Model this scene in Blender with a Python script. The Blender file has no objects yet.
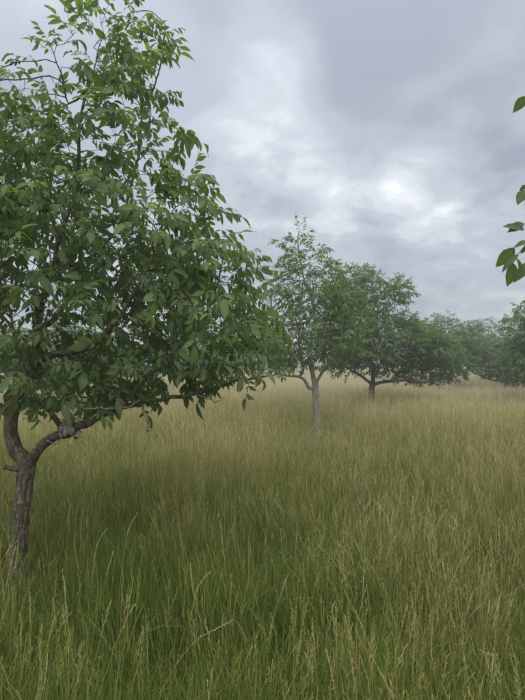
import bpy, math, random
import numpy as np
from mathutils import Vector

# ------------------------------------------------------------------ camera, sky, sun, exposure
S = bpy.context.scene
COL = S.collection
CAMH = 1.65
FPX = 518.9            # focal length in pixels of the 525x700 photograph
HOR = 366.0            # horizon row in the photograph
cam_d = bpy.data.cameras.new('camera')
cam = bpy.data.objects.new('camera', cam_d)
COL.objects.link(cam)
cam.location = (0, 0, CAMH)
cam_d.sensor_fit = 'VERTICAL'
cam_d.sensor_height = 36.0
cam_d.lens = 36.0 * FPX / 700.0
cam.rotation_euler = (math.radians(90) + math.atan((HOR - 350.0) / FPX), 0, 0)
cam_d.clip_start = 0.05
cam_d.clip_end = 3000
S.camera = cam

SUN_EL, SUN_AZ = math.radians(62), math.radians(172)      # azimuth from +Y towards +X
W = bpy.data.worlds.new('World')
S.world = W
W.use_nodes = True
wt = W.node_tree
wt.nodes.clear()


def nd(t, kind, **kw):
    n = t.nodes.new(kind)
    for k, v in kw.items():
        setattr(n, k, v)
    return n


def math_n(t, op, a, b=None, c=None, clamp=False):
    n = nd(t, 'ShaderNodeMath', operation=op, use_clamp=clamp)
    for i, v in enumerate((a, b, c)):
        if v is None:
            continue
        if isinstance(v, (int, float)):
            n.inputs[i].default_value = v
        else:
            t.links.new(v, n.inputs[i])
    return n.outputs[0]


def ramp_n(t, fac, stops, interp='LINEAR'):
    n = nd(t, 'ShaderNodeValToRGB')
    n.color_ramp.interpolation = interp
    el = n.color_ramp.elements
    while len(el) > 1:
        el.remove(el[-1])
    for i, (p, c) in enumerate(stops):
        e = el[0] if i == 0 else el.new(p)
        e.position = p
        e.color = (*c, 1)
    t.links.new(fac, n.inputs[0])
    return n.outputs[0]


def mix_n(t, fac, a, b, mode='MIX'):
    n = nd(t, 'ShaderNodeMix', data_type='RGBA', blend_type=mode)
    if isinstance(fac, (int, float)):
        n.inputs[0].default_value = fac
    else:
        t.links.new(fac, n.inputs[0])
    for k, v in ((6, a), (7, b)):
        if isinstance(v, tuple):
            n.inputs[k].default_value = (*v, 1)
        else:
            t.links.new(v, n.inputs[k])
    return n.outputs[2]


def noise_n(t, vec, scale, detail=4, rough=.5, dist=0.0):
    n = nd(t, 'ShaderNodeTexNoise')
    n.inputs['Scale'].default_value = scale
    n.inputs['Detail'].default_value = detail
    n.inputs['Roughness'].default_value = rough
    n.inputs['Distortion'].default_value = dist
    if vec is not None:
        t.links.new(vec, n.inputs['Vector'])
    return n.outputs[0]


def pix_dir(px, py):
    v = Vector(((px - 262.5) / FPX, 1.0, (HOR - py) / FPX))
    return v.normalized()


tc = nd(wt, 'ShaderNodeTexCoord')
sep = nd(wt, 'ShaderNodeSeparateXYZ')
wt.links.new(tc.outputs['Generated'], sep.inputs[0])
zc = math_n(wt, 'ADD', math_n(wt, 'MAXIMUM', sep.outputs[2], 0.0), 0.38)
comb = nd(wt, 'ShaderNodeCombineXYZ')
wt.links.new(math_n(wt, 'DIVIDE', sep.outputs[0], zc), comb.inputs[0])
wt.links.new(math_n(wt, 'DIVIDE', sep.outputs[1], zc), comb.inputs[1])
comb.inputs[2].default_value = 3.7
n1 = noise_n(wt, comb.outputs[0], 1.5, 3, .5, .25)
n2 = noise_n(wt, comb.outputs[0], 4.2, 7, .58, .25)
cl = math_n(wt, 'ADD', math_n(wt, 'MULTIPLY', n1, .80), math_n(wt, 'MULTIPLY_ADD', n2, .66, -.23))
# thinner and thicker places of the cloud sheet
for (px, py, rad, amp) in ((405, 203, 5.5, .19), (345, 205, 5.5, .13), (455, 190, 6.5, .14), (330, 108, 7, .04), (272, 42, 4.5, .20), (285, 112, 6, .08),
                           (20, 20, 13, -.10), (240, 160, 9, .05), (390, 243, 4.5, -.13), (440, 40, 13, -.18), (330, 20, 9, -.16), (150, 20, 9, -.14), (230, 90, 8, -.08),
                           (345, 60, 7, -.06), (360, 150, 6, -.05), (300, 175, 4, .04), (480, 285, 7, .03), (335, 240, 4, .04)):
    d = pix_dir(px, py)
    dp = nd(wt, 'ShaderNodeVectorMath', operation='DOT_PRODUCT')
    wt.links.new(tc.outputs['Generated'], dp.inputs[0])
    dp.inputs[1].default_value = d
    # gaussian of the angle
    e = math_n(wt, 'POWER', math.e, math_n(wt, 'MULTIPLY', math_n(wt, 'SUBTRACT', dp.outputs['Value'], 1.0), 2.0 / math.radians(rad) ** 2))
    ml = math_n(wt, 'MULTIPLY', e, amp)
    # broken up by the fine cloud noise
    ml = math_n(wt, 'MULTIPLY', ml, math_n(wt, 'MULTIPLY_ADD', n2, 2.4, -.2))
    cl = math_n(wt, 'ADD', cl, ml)
cloud = ramp_n(wt, cl, [(.28, (.130, .143, .163)), (.41, (.176, .190, .212)), (.53, (.222, .236, .256)), (.64, (.288, .300, .316)), (.77, (.39, .40, .41))], 'EASE')
cloud10 = nd(wt, 'ShaderNodeVectorMath', operation='SCALE')
wt.links.new(cloud, cloud10.inputs[0])
# an overcast sky is somewhat brighter overhead than at the horizon
wt.links.new(math_n(wt, 'MULTIPLY_ADD', math_n(wt, 'MAXIMUM', sep.outputs[2], 0.0), 13.0, 6.5), cloud10.inputs['Scale'])
sky = nd(wt, 'ShaderNodeTexSky', sky_type='NISHITA', sun_disc=False, sun_elevation=SUN_EL, sun_rotation=SUN_AZ)
bg = nd(wt, 'ShaderNodeBackground')
bg.inputs['Strength'].default_value = 0.1
wt.links.new(mix_n(wt, .93, sky.outputs[0], cloud10.outputs[0]), bg.inputs[0])
wo = nd(wt, 'ShaderNodeOutputWorld')
wt.links.new(bg.outputs[0], wo.inputs[0])

sun_d = bpy.data.lights.new('sun', 'SUN')
sun_d.energy = 1.5
sun_d.angle = math.radians(95)
sun_d.color = (1, .965, .90)
sun = bpy.data.objects.new('sun', sun_d)
COL.objects.link(sun)
sd = Vector((math.sin(SUN_AZ) * math.cos(SUN_EL), math.cos(SUN_AZ) * math.cos(SUN_EL), math.sin(SUN_EL)))
sun.rotation_euler = sd.to_track_quat('Z', 'Y').to_euler()

S.view_settings.view_transform = 'Standard'
S.view_settings.look = 'None'
S.view_settings.exposure = 1.36
S.view_settings.gamma = 1.0
S.view_settings.use_curve_mapping = False
S.render.engine = 'CYCLES'
cy = S.cycles
cy.max_bounces = 6
cy.diffuse_bounces = 4
cy.glossy_bounces = 2
cy.transmission_bounces = 4
cy.transparent_max_bounces = 4
cy.volume_bounces = 0
cy.use_adaptive_sampling = True
cy.adaptive_threshold = 0.01
cy.use_denoising = True
try:
    cy.denoiser = 'OPENIMAGEDENOISE'
    cy.denoising_input_passes = 'RGB_ALBEDO_NORMAL'
except Exception:
    pass
cy.caustics_reflective = False
cy.caustics_refractive = False

# ------------------------------------------------------------------ helpers
rng = np.random.default_rng(7)


def at(px, py, Y):
    """photo pixel on the vertical plane Y metres ahead of the camera"""
    return np.array(((px - 262.5) / FPX * Y, Y, CAMH + (HOR - py) / FPX * Y))


def ground_z(x, y):
    x = np.asarray(x, float); y = np.asarray(y, float)
    z = .05 * np.sin(x * .55 + 1.3) * np.sin(y * .47 + .4) + .035 * np.sin(x * 1.3 + y * .9)
    far = np.clip((y - 12) / 60, 0, 1)
    z = z * np.clip(np.hypot(x, y) / 6, .25, 1) + far * (.012 * np.clip(x, -40, 40) + .15)
    return z


def mesh_np(name, V, quads=None, tris=None, attrs=None, smooth=True):
    V = np.asarray(V, np.float32).reshape(-1, 3)
    lists, starts, n = [], [], 0
    if quads is not None and len(quads):
        q = np.asarray(quads, np.int32).reshape(-1, 4)
        lists.append(q.ravel()); starts.append(np.arange(len(q)) * 4); n = q.size
    if tris is not None and len(tris):
        t = np.asarray(tris, np.int32).reshape(-1, 3)
        lists.append(t.ravel()); starts.append(n + np.arange(len(t)) * 3)
    L = np.concatenate(lists).astype(np.int32); St = np.concatenate(starts).astype(np.int32)
    me = bpy.data.meshes.new(name)
    me.vertices.add(len(V)); me.vertices.foreach_set('co', V.ravel())
    me.loops.add(len(L)); me.loops.foreach_set('vertex_index', L)
    me.polygons.add(len(St)); me.polygons.foreach_set('loop_start', St)
    me.update(calc_edges=True)
    if smooth:
        me.polygons.foreach_set('use_smooth', np.ones(len(St), bool))
    for k, v in (attrs or {}).items():
        a = me.attributes.new(k, 'FLOAT', 'POINT')
        a.data.foreach_set('value', np.asarray(v, np.float32))
    me.validate()
    return me


class MB:
    def __init__(s):
        s.V, s.Q, s.T, s.A, s.n = [], [], [], {}, 0

    def add(s, V, quads=None, tris=None, **attrs):
        V = np.asarray(V, float).reshape(-1, 3)
        s.V.append(V)
        if quads is not None and len(quads):
            s.Q.append(np.asarray(quads, int).reshape(-1, 4) + s.n)
        if tris is not None and len(tris):
            s.T.append(np.asarray(tris, int).reshape(-1, 3) + s.n)
        for k, v in attrs.items():
            s.A.setdefault(k, []).append(np.broadcast_to(np.asarray(v, float), (len(V),)))
        s.n += len(V)

    def arrays(s):
        return (np.concatenate(s.V), np.concatenate(s.Q) if s.Q else np.zeros((0, 4), int),
                np.concatenate(s.T) if s.T else np.zeros((0, 3), int), {k: np.concatenate(v) for k, v in s.A.items()})

    def mesh(s, name):
        V, Q, T, A = s.arrays()
        return mesh_np(name, V, Q, T, A)


def link(name, me, mat=None, parent=None, **props):
    o = bpy.data.objects.new(name, me)
    COL.objects.link(o)
    if mat is not None and me is not None and not me.materials:
        me.materials.append(mat)
    if parent is not None:
        o.parent = parent
    for k, v in props.items():
        o[k] = v
    return o


def empty(name, loc, label, cat, group=None):
    o = link(name, None, label=label, category=cat)
    o.empty_display_size = .2
    o.location = loc
    if group:
        o['group'] = group
    return o


def norm(v):
    return v / np.maximum(np.linalg.norm(v, axis=-1, keepdims=True), 1e-9)


# ------------------------------------------------------------------ materials
def new_mat(name):
    m = bpy.data.materials.new(name)
    m.use_nodes = True
    m.node_tree.nodes.clear()
    return m, m.node_tree


def attr_n(t, name, kind='GEOMETRY'):
    n = nd(t, 'ShaderNodeAttribute', attribute_name=name, attribute_type=kind)
    return n.outputs['Fac']


def leafy(name, dark, mid, light, trans=.5, rough=.55, spec=.22, vein=True):
    m, t = new_mat(name)
    geo = nd(t, 'ShaderNodeNewGeometry')
    tint = attr_n(t, 'tint')
    patch = noise_n(t, geo.outputs['Position'], 2.2, 2)
    f = math_n(t, 'ADD', math_n(t, 'MULTIPLY', tint, .75), math_n(t, 'MULTIPLY_ADD', patch, .5, -.12), clamp=True)
    col = ramp_n(t, f, [(.1, dark), (.5, mid), (.92, light)])
    if vein:
        spot = noise_n(t, geo.outputs['Position'], 75, 2, .5)
        col = mix_n(t, math_n(t, 'MULTIPLY', ramp_n(t, spot, [(.66, (0, 0, 0)), (.71, (1, 1, 1))]), .6), col, (.16, .125, .05))
        v = attr_n(t, 'mid')
        vf = math_n(t, 'MULTIPLY', math_n(t, 'POWER', v, 9.0), .38)
        col = mix_n(t, vf, col, (.23, .30, .10))
    p = nd(t, 'ShaderNodeBsdfPrincipled')
    t.links.new(col, p.inputs['Base Color'])
    p.inputs['Roughness'].default_value = rough
    p.inputs['Specular IOR Level'].default_value = spec
    tr = nd(t, 'ShaderNodeBsdfTranslucent')
    t.links.new(mix_n(t, 1.0, col, (1.25, 1.45, .55), 'MULTIPLY'), tr.inputs[0])
    mx = nd(t, 'ShaderNodeMixShader')
    mx.inputs[0].default_value = trans
    t.links.new(p.outputs[0], mx.inputs[1]); t.links.new(tr.outputs[0], mx.inputs[2])
    o = nd(t, 'ShaderNodeOutputMaterial')
    t.links.new(mx.outputs[0], o.inputs[0])
    return m


M_LEAF = leafy('walnut_leaf', (.082, .124, .055), (.116, .170, .070), (.172, .228, .086))
M_FAR = leafy('orchard_leaf', (.090, .138, .058), (.125, .180, .070), (.165, .215, .082), vein=False, rough=.5)


def bark_mat(name, a, b, c, moss=.4):
    m, t = new_mat(name)
    tcn = nd(t, 'ShaderNodeTexCoord')
    mp = nd(t, 'ShaderNodeMapping')
    mp.inputs['Scale'].default_value = (1, 1, .22)
    t.links.new(tcn.outputs['Object'], mp.inputs[0])
    ridges = noise_n(t, mp.outputs[0], 55, 6, .62, .6)
    blot = noise_n(t, tcn.outputs['Object'], 9, 5, .6)
    col = ramp_n(t, ridges, [(.36, a), (.5, b), (.64, c)])
    mossf = math_n(t, 'MULTIPLY', ramp_n(t, blot, [(.48, (0, 0, 0)), (.62, (1, 1, 1))]), moss)
    col = mix_n(t, mossf, col, (.085, .095, .040))
    lich = noise_n(t, tcn.outputs['Object'], 38, 3, .5)
    col = mix_n(t, math_n(t, 'MULTIPLY', ramp_n(t, lich, [(.60, (0, 0, 0)), (.66, (1, 1, 1))]), .45), col, (.27, .28, .22))
    p = nd(t, 'ShaderNodeBsdfPrincipled')
    t.links.new(col, p.inputs['Base Color'])
    p.inputs['Roughness'].default_value = .9
    p.inputs['Specular IOR Level'].default_value = .2
    bp = nd(t, 'ShaderNodeBump')
    bp.inputs['Strength'].default_value = .9
    bp.inputs['Distance'].default_value = .012
    t.links.new(ridges, bp.inputs['Height'])
    t.links.new(bp.outputs[0], p.inputs['Normal'])
    o = nd(t, 'ShaderNodeOutputMaterial')
    t.links.new(p.outputs[0], o.inputs[0])
    return m


M_BARK = bark_mat('walnut_bark', (.032, .026, .018), (.074, .062, .044), (.145, .125, .092), .6)
M_TWIG = bark_mat('walnut_twig', (.040, .036, .030), (.075, .066, .052), (.12, .105, .085), .25)
M_PALE = bark_mat('pale_bark', (.12, .112, .092), (.195, .185, .155), (.29, .275, .235), .3)
M_DEAD = bark_mat('dead_wood', (.12, .105, .085), (.22, .20, .165), (.34, .31, .27), .2)


def grass_mat():
    m, t = new_mat('meadow_grass')
    hue = attr_n(t, 'hue')                     # 0 green blade .. 1 straw
    shade = attr_n(t, 'tint')                  # blade to blade
    inst = attr_n(t, 'dry', 'INSTANCER')       # dryness of the place it grows
    geo = nd(t, 'ShaderNodeNewGeometry')
    fine = noise_n(t, geo.outputs['Position'], 1.6, 2, .5)
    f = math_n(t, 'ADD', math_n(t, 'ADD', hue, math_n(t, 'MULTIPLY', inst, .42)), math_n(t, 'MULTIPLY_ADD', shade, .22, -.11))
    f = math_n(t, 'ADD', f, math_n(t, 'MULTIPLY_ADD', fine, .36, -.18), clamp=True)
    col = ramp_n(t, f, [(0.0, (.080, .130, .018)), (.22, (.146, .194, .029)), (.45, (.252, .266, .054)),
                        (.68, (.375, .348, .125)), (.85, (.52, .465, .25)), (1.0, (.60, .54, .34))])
    col = mix_n(t, math_n(t, 'MULTIPLY', attr_n(t, 'red'), .4), col, (.30, .175, .105))
    p = nd(t, 'ShaderNodeBsdfPrincipled')
    t.links.new(col, p.inputs['Base Color'])
    p.inputs['Roughness'].default_value = .55
    p.inputs['Specular IOR Level'].default_value = .25
    tr = nd(t, 'ShaderNodeBsdfTranslucent')
    t.links.new(col, tr.inputs[0])
    mx = nd(t, 'ShaderNodeMixShader')
    mx.inputs[0].default_value = .4
    t.links.new(p.outputs[0], mx.inputs[1]); t.links.new(tr.outputs[0], mx.inputs[2])
    o = nd(t, 'ShaderNodeOutputMaterial')
    t.links.new(mx.outputs[0], o.inputs[0])
    return m


M_GRASS = grass_mat()


def ground_mat():
    m, t = new_mat('meadow_soil')
    g = nd(t, 'ShaderNodeNewGeometry')
    a = noise_n(t, g.outputs['Position'], 3.0, 8, .65)
    b = noise_n(t, g.outputs['Position'], .15, 4)
    col = ramp_n(t, a, [(.3, (.045, .050, .020)), (.5, (.085, .095, .036)), (.7, (.17, .155, .07))])
    col = mix_n(t, math_n(t, 'MULTIPLY', b, .4), col, (.22, .20, .09))
    p = nd(t, 'ShaderNodeBsdfPrincipled')
    t.links.new(col, p.inputs['Base Color'])
    p.inputs['Roughness'].default_value = .95
    p.inputs['Specular IOR Level'].default_value = .1
    bp = nd(t, 'ShaderNodeBump')
    bp.inputs['Strength'].default_value = 1
    bp.inputs['Distance'].default_value = .05
    t.links.new(a, bp.inputs['Height']); t.links.new(bp.outputs[0], p.inputs['Normal'])
    o = nd(t, 'ShaderNodeOutputMaterial')
    t.links.new(p.outputs[0], o.inputs[0])
    return m


M_GROUND = ground_mat()

# ------------------------------------------------------------------ ground
gx = np.concatenate([np.linspace(-380, -40, 18)[:-1], np.linspace(-40, 40, 161), np.linspace(40, 380, 18)[1:]])
gy = np.concatenate([np.linspace(-380, -10, 18)[:-1], np.linspace(-10, 80, 181), np.linspace(80, 380, 16)[1:]])
GX, GY = np.meshgrid(gx, gy, indexing='ij')
GV = np.stack([GX, GY, ground_z(GX, GY)], -1).reshape(-1, 3)
ii, jj = np.meshgrid(np.arange(len(gx) - 1), np.arange(len(gy) - 1), indexing='ij')
b0 = (ii * len(gy) + jj).ravel()
link('ground', mesh_np('ground', GV, np.stack([b0, b0 + len(gy), b0 + len(gy) + 1, b0 + 1], 1)), M_GROUND,
     kind='structure', label='meadow ground under the long grass')


# ------------------------------------------------------------------ trees: skeleton, tubes, leaves
def tube(P, R, sides, rough=0.0, seed=0, cap=True):
    """swept tube along points P with radii R"""
    P = np.asarray(P, float); R = np.asarray(R, float)
    n = len(P)
    T = np.gradient(P, axis=0); T = norm(T)
    up = np.array((.31, .95, .07)) if abs(T[0][2]) > .6 else np.array((0.05, .1, 1.))
    U = np.zeros_like(P); prev = up
    for i in range(n):
        u = prev - T[i] * prev.dot(T[i]); u /= max(np.linalg.norm(u), 1e-9); U[i] = u; prev = u
    Wv = np.cross(T, U)
    a = np.arange(sides) / sides * 2 * np.pi
    rr = R[:, None] * np.ones(sides)
    if rough:
        g = np.random.default_rng(seed)
        lump = g.normal(0, 1, (n, sides))
        lump = (lump + np.roll(lump, 1, 1) + np.roll(lump, 1, 0)) / 2
        ridge = g.normal(0, 1, sides)
        rr = rr * (1 + rough * (lump * .5 + ridge * .6))
    V = P[:, None, :] + rr[..., None] * (np.cos(a)[None, :, None] * U[:, None, :] + np.sin(a)[None, :, None] * Wv[:, None, :])
    V = V.reshape(-1, 3)
    i, j = np.meshgrid(np.arange(n - 1), np.arange(sides), indexing='ij')
    j2 = (j + 1) % sides
    Q = np.stack([i * sides + j, i * sides + j2, (i + 1) * sides + j2, (i + 1) * sides + j], -1).reshape(-1, 4)
    Tr = np.zeros((0, 3), int)
    if cap:
        V = np.concatenate([V, [P[-1] + T[-1] * R[-1] * .5]])
        k = np.arange(sides)
        Tr = np.stack([(n - 1) * sides + k, (n - 1) * sides + (k + 1) % sides, np.full(sides, n * sides)], 1)
    return V, Q, Tr


def resample(P, R, step):
    """catmull-rom through P, radii linear"""
    P = np.asarray(P, float); R = np.asarray(R, float)
    E = np.concatenate([[2 * P[0] - P[1]], P, [2 * P[-1] - P[-2]]])
    oP, oR = [], []
    for i in range(len(P) - 1):
        p0, p1, p2, p3 = E[i:i + 4]
        m = max(1, int(round(np.linalg.norm(p2 - p1) / step)))
        for k in range(m):
            t = k / m
            oP.append(.5 * (2 * p1 + (p2 - p0) * t + (2 * p0 - 5 * p1 + 4 * p2 - p3) * t * t + (3 * p1 - p0 - 3 * p2 + p3) * t ** 3))
            oR.append(R[i] * (1 - t) + R[i + 1] * t)
    oP.append(P[-1]); oR.append(R[-1])
    return np.array(oP), np.array(oR)


def ellipsoid_points(g, lobes, n):
    """points in a union of ellipsoids (cx,cy,cz,rx,ry,rz,weight)"""
    L = np.array(lobes, float)
    vol = L[:, 3] * L[:, 4] * L[:, 5] * L[:, 6]
    idx = g.choice(len(L), n, p=vol / vol.sum())
    d = norm(g.normal(size=(n, 3)))
    r = g.random(n) ** .42
    return L[idx, :3] + d * r[:, None] * L[idx, 3:6]


class Skeleton:
    def __init__(s):
        s.P, s.par, s.fix = [], [], []

    def limb(s, pts, rad, parent, step):
        """hand-placed limb; returns the node ids"""
        P, R = resample(pts, rad, step)
        gk = np.random.default_rng(int(abs(pts[-1][0]) * 1000) + len(s.P))
        P[1:-1] += gk.normal(0, .18 if parent is not None else .05, (len(P) - 2, 3)) * np.minimum(R[1:-1, None], .03) + gk.normal(0, .004, (len(P) - 2, 3))
        ids = []
        for k in range(len(P)):
            if k == 0 and parent is not None:
                ids.append(parent); continue
            s.P.append(P[k]); s.par.append(ids[-1] if ids else -1); s.fix.append(R[k]); ids.append(len(s.P) - 1)
        return ids

    def grow(s, A, step, reach, kill, iters, g, gravity=0.0, jitter=.25, first=0):
        P = list(map(np.array, s.P)); par = list(s.par)
        A = np.array(A)
        near = np.full(len(A), 1e9); who = np.zeros(len(A), int)

        def upd(lo):
            nonlocal near, who
            Q = np.array(P[lo:])
            for c in range(0, len(Q), 400):
                D = np.linalg.norm(A[:, None, :] - Q[None, c:c + 400], axis=2)
                k = D.argmin(1); d = D[np.arange(len(A)), k]
                b = d < near
                near = np.where(b, d, near); who = np.where(b, lo + c + k, who)
        upd(first)
        for it in range(iters):
            act = near < (reach if it > 30 else 1e9)
            if not act.any():
                break
            w = who[act]
            D = norm(A[act] - np.array(P)[w])
            lo = len(P)
            for node in np.unique(w):
                v = D[w == node].mean(0) + g.normal(0, jitter, 3) * .5
                v[2] += gravity
                v = v / max(np.linalg.norm(v), 1e-6)
                if par[node] >= 0:
                    pd = P[node] - P[par[node]]
                    pd = pd / max(np.linalg.norm(pd), 1e-6)
                    v = v + .35 * pd
                    v /= np.linalg.norm(v)
                P.append(P[node] + v * step); par.append(int(node))
            upd(lo)
            keep = near > kill
            A, near, who = A[keep], near[keep], who[keep]
            if len(A) == 0 or len(P) > 6000:
                break
        s.fix += [0.0] * (len(P) - len(s.P))
        s.P, s.par = P, par

    def finish(s, tip, expo, rmax):
        n = len(s.P)
        P = np.array(s.P); par = np.array(s.par)
        kids = [[] for _ in range(n)]
        for i in range(n):
            if par[i] >= 0:
                kids[par[i]].append(i)
        acc = np.zeros(n); size = np.ones(n)
        order = np.argsort([s._depth(i, par) for i in range(n)])[::-1] if False else None
        # nodes are appended after their parents, so reverse order is leaf to root
        for i in range(n - 1, -1, -1):
            r = acc[i] ** (1 / expo) if acc[i] > 0 else tip
            acc[i] = r
            if par[i] >= 0:
                acc[par[i]] += r ** expo
                size[par[i]] += size[i]
        fix = np.array(s.fix)
        R = np.minimum(acc, rmax)
        R = np.where(fix > 0, np.maximum(np.minimum(R, fix), fix * .92), R)
        for i in range(n):
            if par[i] >= 0:
                R[i] = min(R[i], R[par[i]])
        s.R, s.Pn, s.parn, s.kids, s.size = R, P, par, kids, size
        # chains
        chains = []
        stack = [0]
        while stack:
            c = stack.pop()
            ch = [par[c], c] if par[c] >= 0 else [c]
            while kids[c]:
                ks = sorted(kids[c], key=lambda k: (fix[k] > 0, R[k] + 1e-5 * size[k]), reverse=True)
                stack.extend(ks[1:])
                c = ks[0]; ch.append(c)
            chains.append(ch)
        s.chains = chains


def build_wood(sk, root, base, thr, m_trunk, m_branch, m_twig, trunk_sides=18, rough=.06):
    """trunk, each strong branch a part, the thin twigs one part"""
    tw = MB()
    for k, ch in enumerate(sk.chains):
        P = sk.Pn[ch] - base; R = sk.R[ch].copy()
        if len(ch) < 2:
            continue
        if k > 0:
            R[0] = min(R[0], R[1] * 1.15)
        Rb = R[min(1, len(R) - 1)]
        if k == 0 or Rb > thr:
            Pn, Rn = resample(P, R, max(.02, Rb * .8))
            V, Q, T = tube(Pn, Rn, trunk_sides if k == 0 else 10, rough, k)
            me = mesh_np('trunk' if k == 0 else 'branch', V, Q, T)
            link('trunk' if k == 0 else 'branch', me, m_trunk if k == 0 else m_branch, root)
        else:
            V, Q, T = tube(P, R, 4 if Rb > .004 else 3)
            tw.add(V, Q, T)
    if tw.n:
        link('twigs', tw.mesh('twigs'), m_twig, root, kind='stuff')


def leaflet(L, Wd, hi, g):
    """one leaflet along +X, normal +Z, at the origin"""
    if hi:
        t = np.array([0, .14, .36, .6, .82, 1.0]); w = np.array([.06, .55, 1, .93, .5, .02])
    else:
        t = np.array([0, .42, 1.0]); w = np.array([.12, 1, .02])
    fold = g.uniform(.15, .5); curl = g.uniform(.08, .42); wav = g.uniform(-.06, .06)
    x = t * L; hw = w * Wd * .5
    z = -curl * L * t ** 2
    n = len(t)
    side = g.uniform(-.06, .06) * L * t ** 2
    V = np.zeros((n, 3, 3))
    for k, s in enumerate((-1, 0, 1)):
        V[:, k, 0] = x; V[:, k, 1] = s * hw + side
        V[:, k, 2] = z + (abs(s) * hw * fold) + (wav * L * np.sin(t * 7 + s) * abs(s))
    idx = np.arange(n * 3).reshape(n, 3)
    Q = []
    for k in (0, 1):
        Q.append(np.stack([idx[:-1, k], idx[1:, k], idx[1:, k + 1], idx[:-1, k + 1]], 1))
    mid = np.tile(np.array([0., 1., 0.]), n)
    return V.reshape(-1, 3), np.concatenate(Q), mid


def rot_axis(axis, a):
    c, s = math.cos(a), math.sin(a)
    x, y, z = axis
    return np.array([[c + x * x * (1 - c), x * y * (1 - c) - z * s, x * z * (1 - c) + y * s],
                     [y * x * (1 - c) + z * s, c + y * y * (1 - c), y * z * (1 - c) - x * s],
                     [z * x * (1 - c) - y * s, z * y * (1 - c) + x * s, c + z * z * (1 - c)]])


def compound_leaf(seed, hi=True, pairs=3):
    g = np.random.default_rng(seed)
    mb = MB()
    L = g.uniform(.17, .24); droop = g.uniform(.3, 1.3)
    s = np.linspace(0, L, 6 if hi else 3)
    rp = np.stack([s, g.uniform(-.6, .6) * s ** 2, -droop * s ** 2], 1)
    tv = g.uniform(0, 1)
    V, Q, T = tube(rp, np.linspace(.0018, .0010, len(s)), 3)
    mb.add(V, Q, T, mid=.6, tint=tv)
    ss = np.linspace(.38, .86, pairs)
    items = []
    for q, u in enumerate(ss):
        for sd_ in (-1, 1):
            if g.random() < .06:
                continue
            items.append((u + g.uniform(-.03, .03), sd_ * math.radians(g.uniform(42, 72)), (.062, .082, .092, .095)[q + (4 - pairs if pairs == 4 else 0)] * g.uniform(.85, 1.15)))
    items.append((1.0, math.radians(g.uniform(-14, 14)), .108 * g.uniform(.85, 1.15)))
    for u, yaw, ln in items:
        V, Q, mid = leaflet(ln, ln * g.uniform(.36, .47), hi, g)
        Rm = rot_axis((0, 0, 1), yaw) @ rot_axis((0, 1, 0), g.uniform(.15, 1.0)) @ rot_axis((1, 0, 0), g.uniform(-.45, .45))
        p = np.array([np.interp(u * L, s, rp[:, k]) for k in range(3)])
        mb.add(V @ Rm.T + p, Q, None, mid=mid, tint=np.clip(tv + g.uniform(-.15, .15), 0, 1))
    return mb.arrays()


LEAF_HI = [compound_leaf(100 + k, True) for k in range(14)]
LEAF_LO = [compound_leaf(200 + k, False) for k in range(10)]
LEAF_ME = [mesh_np('leaf', V, Q, T, A) for V, Q, T, A in LEAF_HI]
for me_ in LEAF_ME:
    me_.materials.append(M_LEAF)


def leaf_frames(sk, g, per_tip, rlim, center, droop=.15, extra=.5):
    """positions and frames of compound leaves along the thin shoots"""
    pos, dr = [], []
    for i in range(len(sk.Pn)):
        if sk.R[i] > rlim or sk.parn[i] < 0:
            continue
        d = sk.Pn[i] - sk.Pn[sk.parn[i]]
        d = d / max(np.linalg.norm(d), 1e-6)
        tipn = not sk.kids[i]
        m = per_tip if tipn else (1 if g.random() < extra else 0)
        for k in range(m):
            az = g.uniform(0, 2 * math.pi)
            side = np.array((math.cos(az), math.sin(az), 0))
            out = sk.Pn[i] - center; out[2] *= .3
            out = out / max(np.linalg.norm(out), 1e-6)
            v = .55 * d + .75 * side + .45 * out + np.array((0, 0, g.uniform(-.45, .25) - droop))
            pos.append(sk.Pn[i]); dr.append(v / np.linalg.norm(v))
    pos = np.array(pos); X = np.array(dr)
    up = np.array((0, 0, 1.)) + g.normal(0, .38, X.shape)
    Z = norm(up - X * (up * X).sum(1, keepdims=True))
    Y = np.cross(Z, X)
    return pos, np.stack([X, Y, Z], 2)


def merged_leaves(protos, pos, F, sc, var, g, name, tint_shift=None):
    """one mesh of many compound leaves"""
    Vs, Qs, Ts, As, n = [], [], [], {'mid': [], 'tint': []}, 0
    for k, (V, Q, T, A) in enumerate(protos):
        m = np.where(var == k)[0]
        if not len(m):
            continue
        W_ = np.einsum('nij,vj->nvi', F[m] * sc[m, None, None], V) + pos[m][:, None, :]
        off = n + np.arange(len(m)) * len(V)
        Vs.append(W_.reshape(-1, 3))
        Qs.append((Q[None] + off[:, None, None]).reshape(-1, 4)); Ts.append((T[None] + off[:, None, None]).reshape(-1, 3))
        As['mid'].append(np.tile(A['mid'], len(m)))
        sh = g.normal(0, .22, len(m)) if tint_shift is None else tint_shift[m]
        As['tint'].append(np.clip(A['tint'][None] + sh[:, None], 0, 1).ravel())
        n += len(m) * len(V)
    return mesh_np(name, np.concatenate(Vs), np.concatenate(Qs), np.concatenate(Ts), {k: np.concatenate(v) for k, v in As.items()})


def frame_matrix(F, p, s):
    from mathutils import Matrix
    M = Matrix.Identity(4)
    for r in range(3):
        for c in range(3):
            M[r][c] = float(F[r, c] * s)
        M[r][3] = float(p[r])
    return M


# ---- the near walnut tree on the left
D1 = 3.6
PXM = D1 / FPX


def p1(px, py, dy=0.0):
    """a point of the near tree: pixel on the trunk's plane, then moved dy in depth at the same direction"""
    return at(px, py, D1 + dy)


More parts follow.
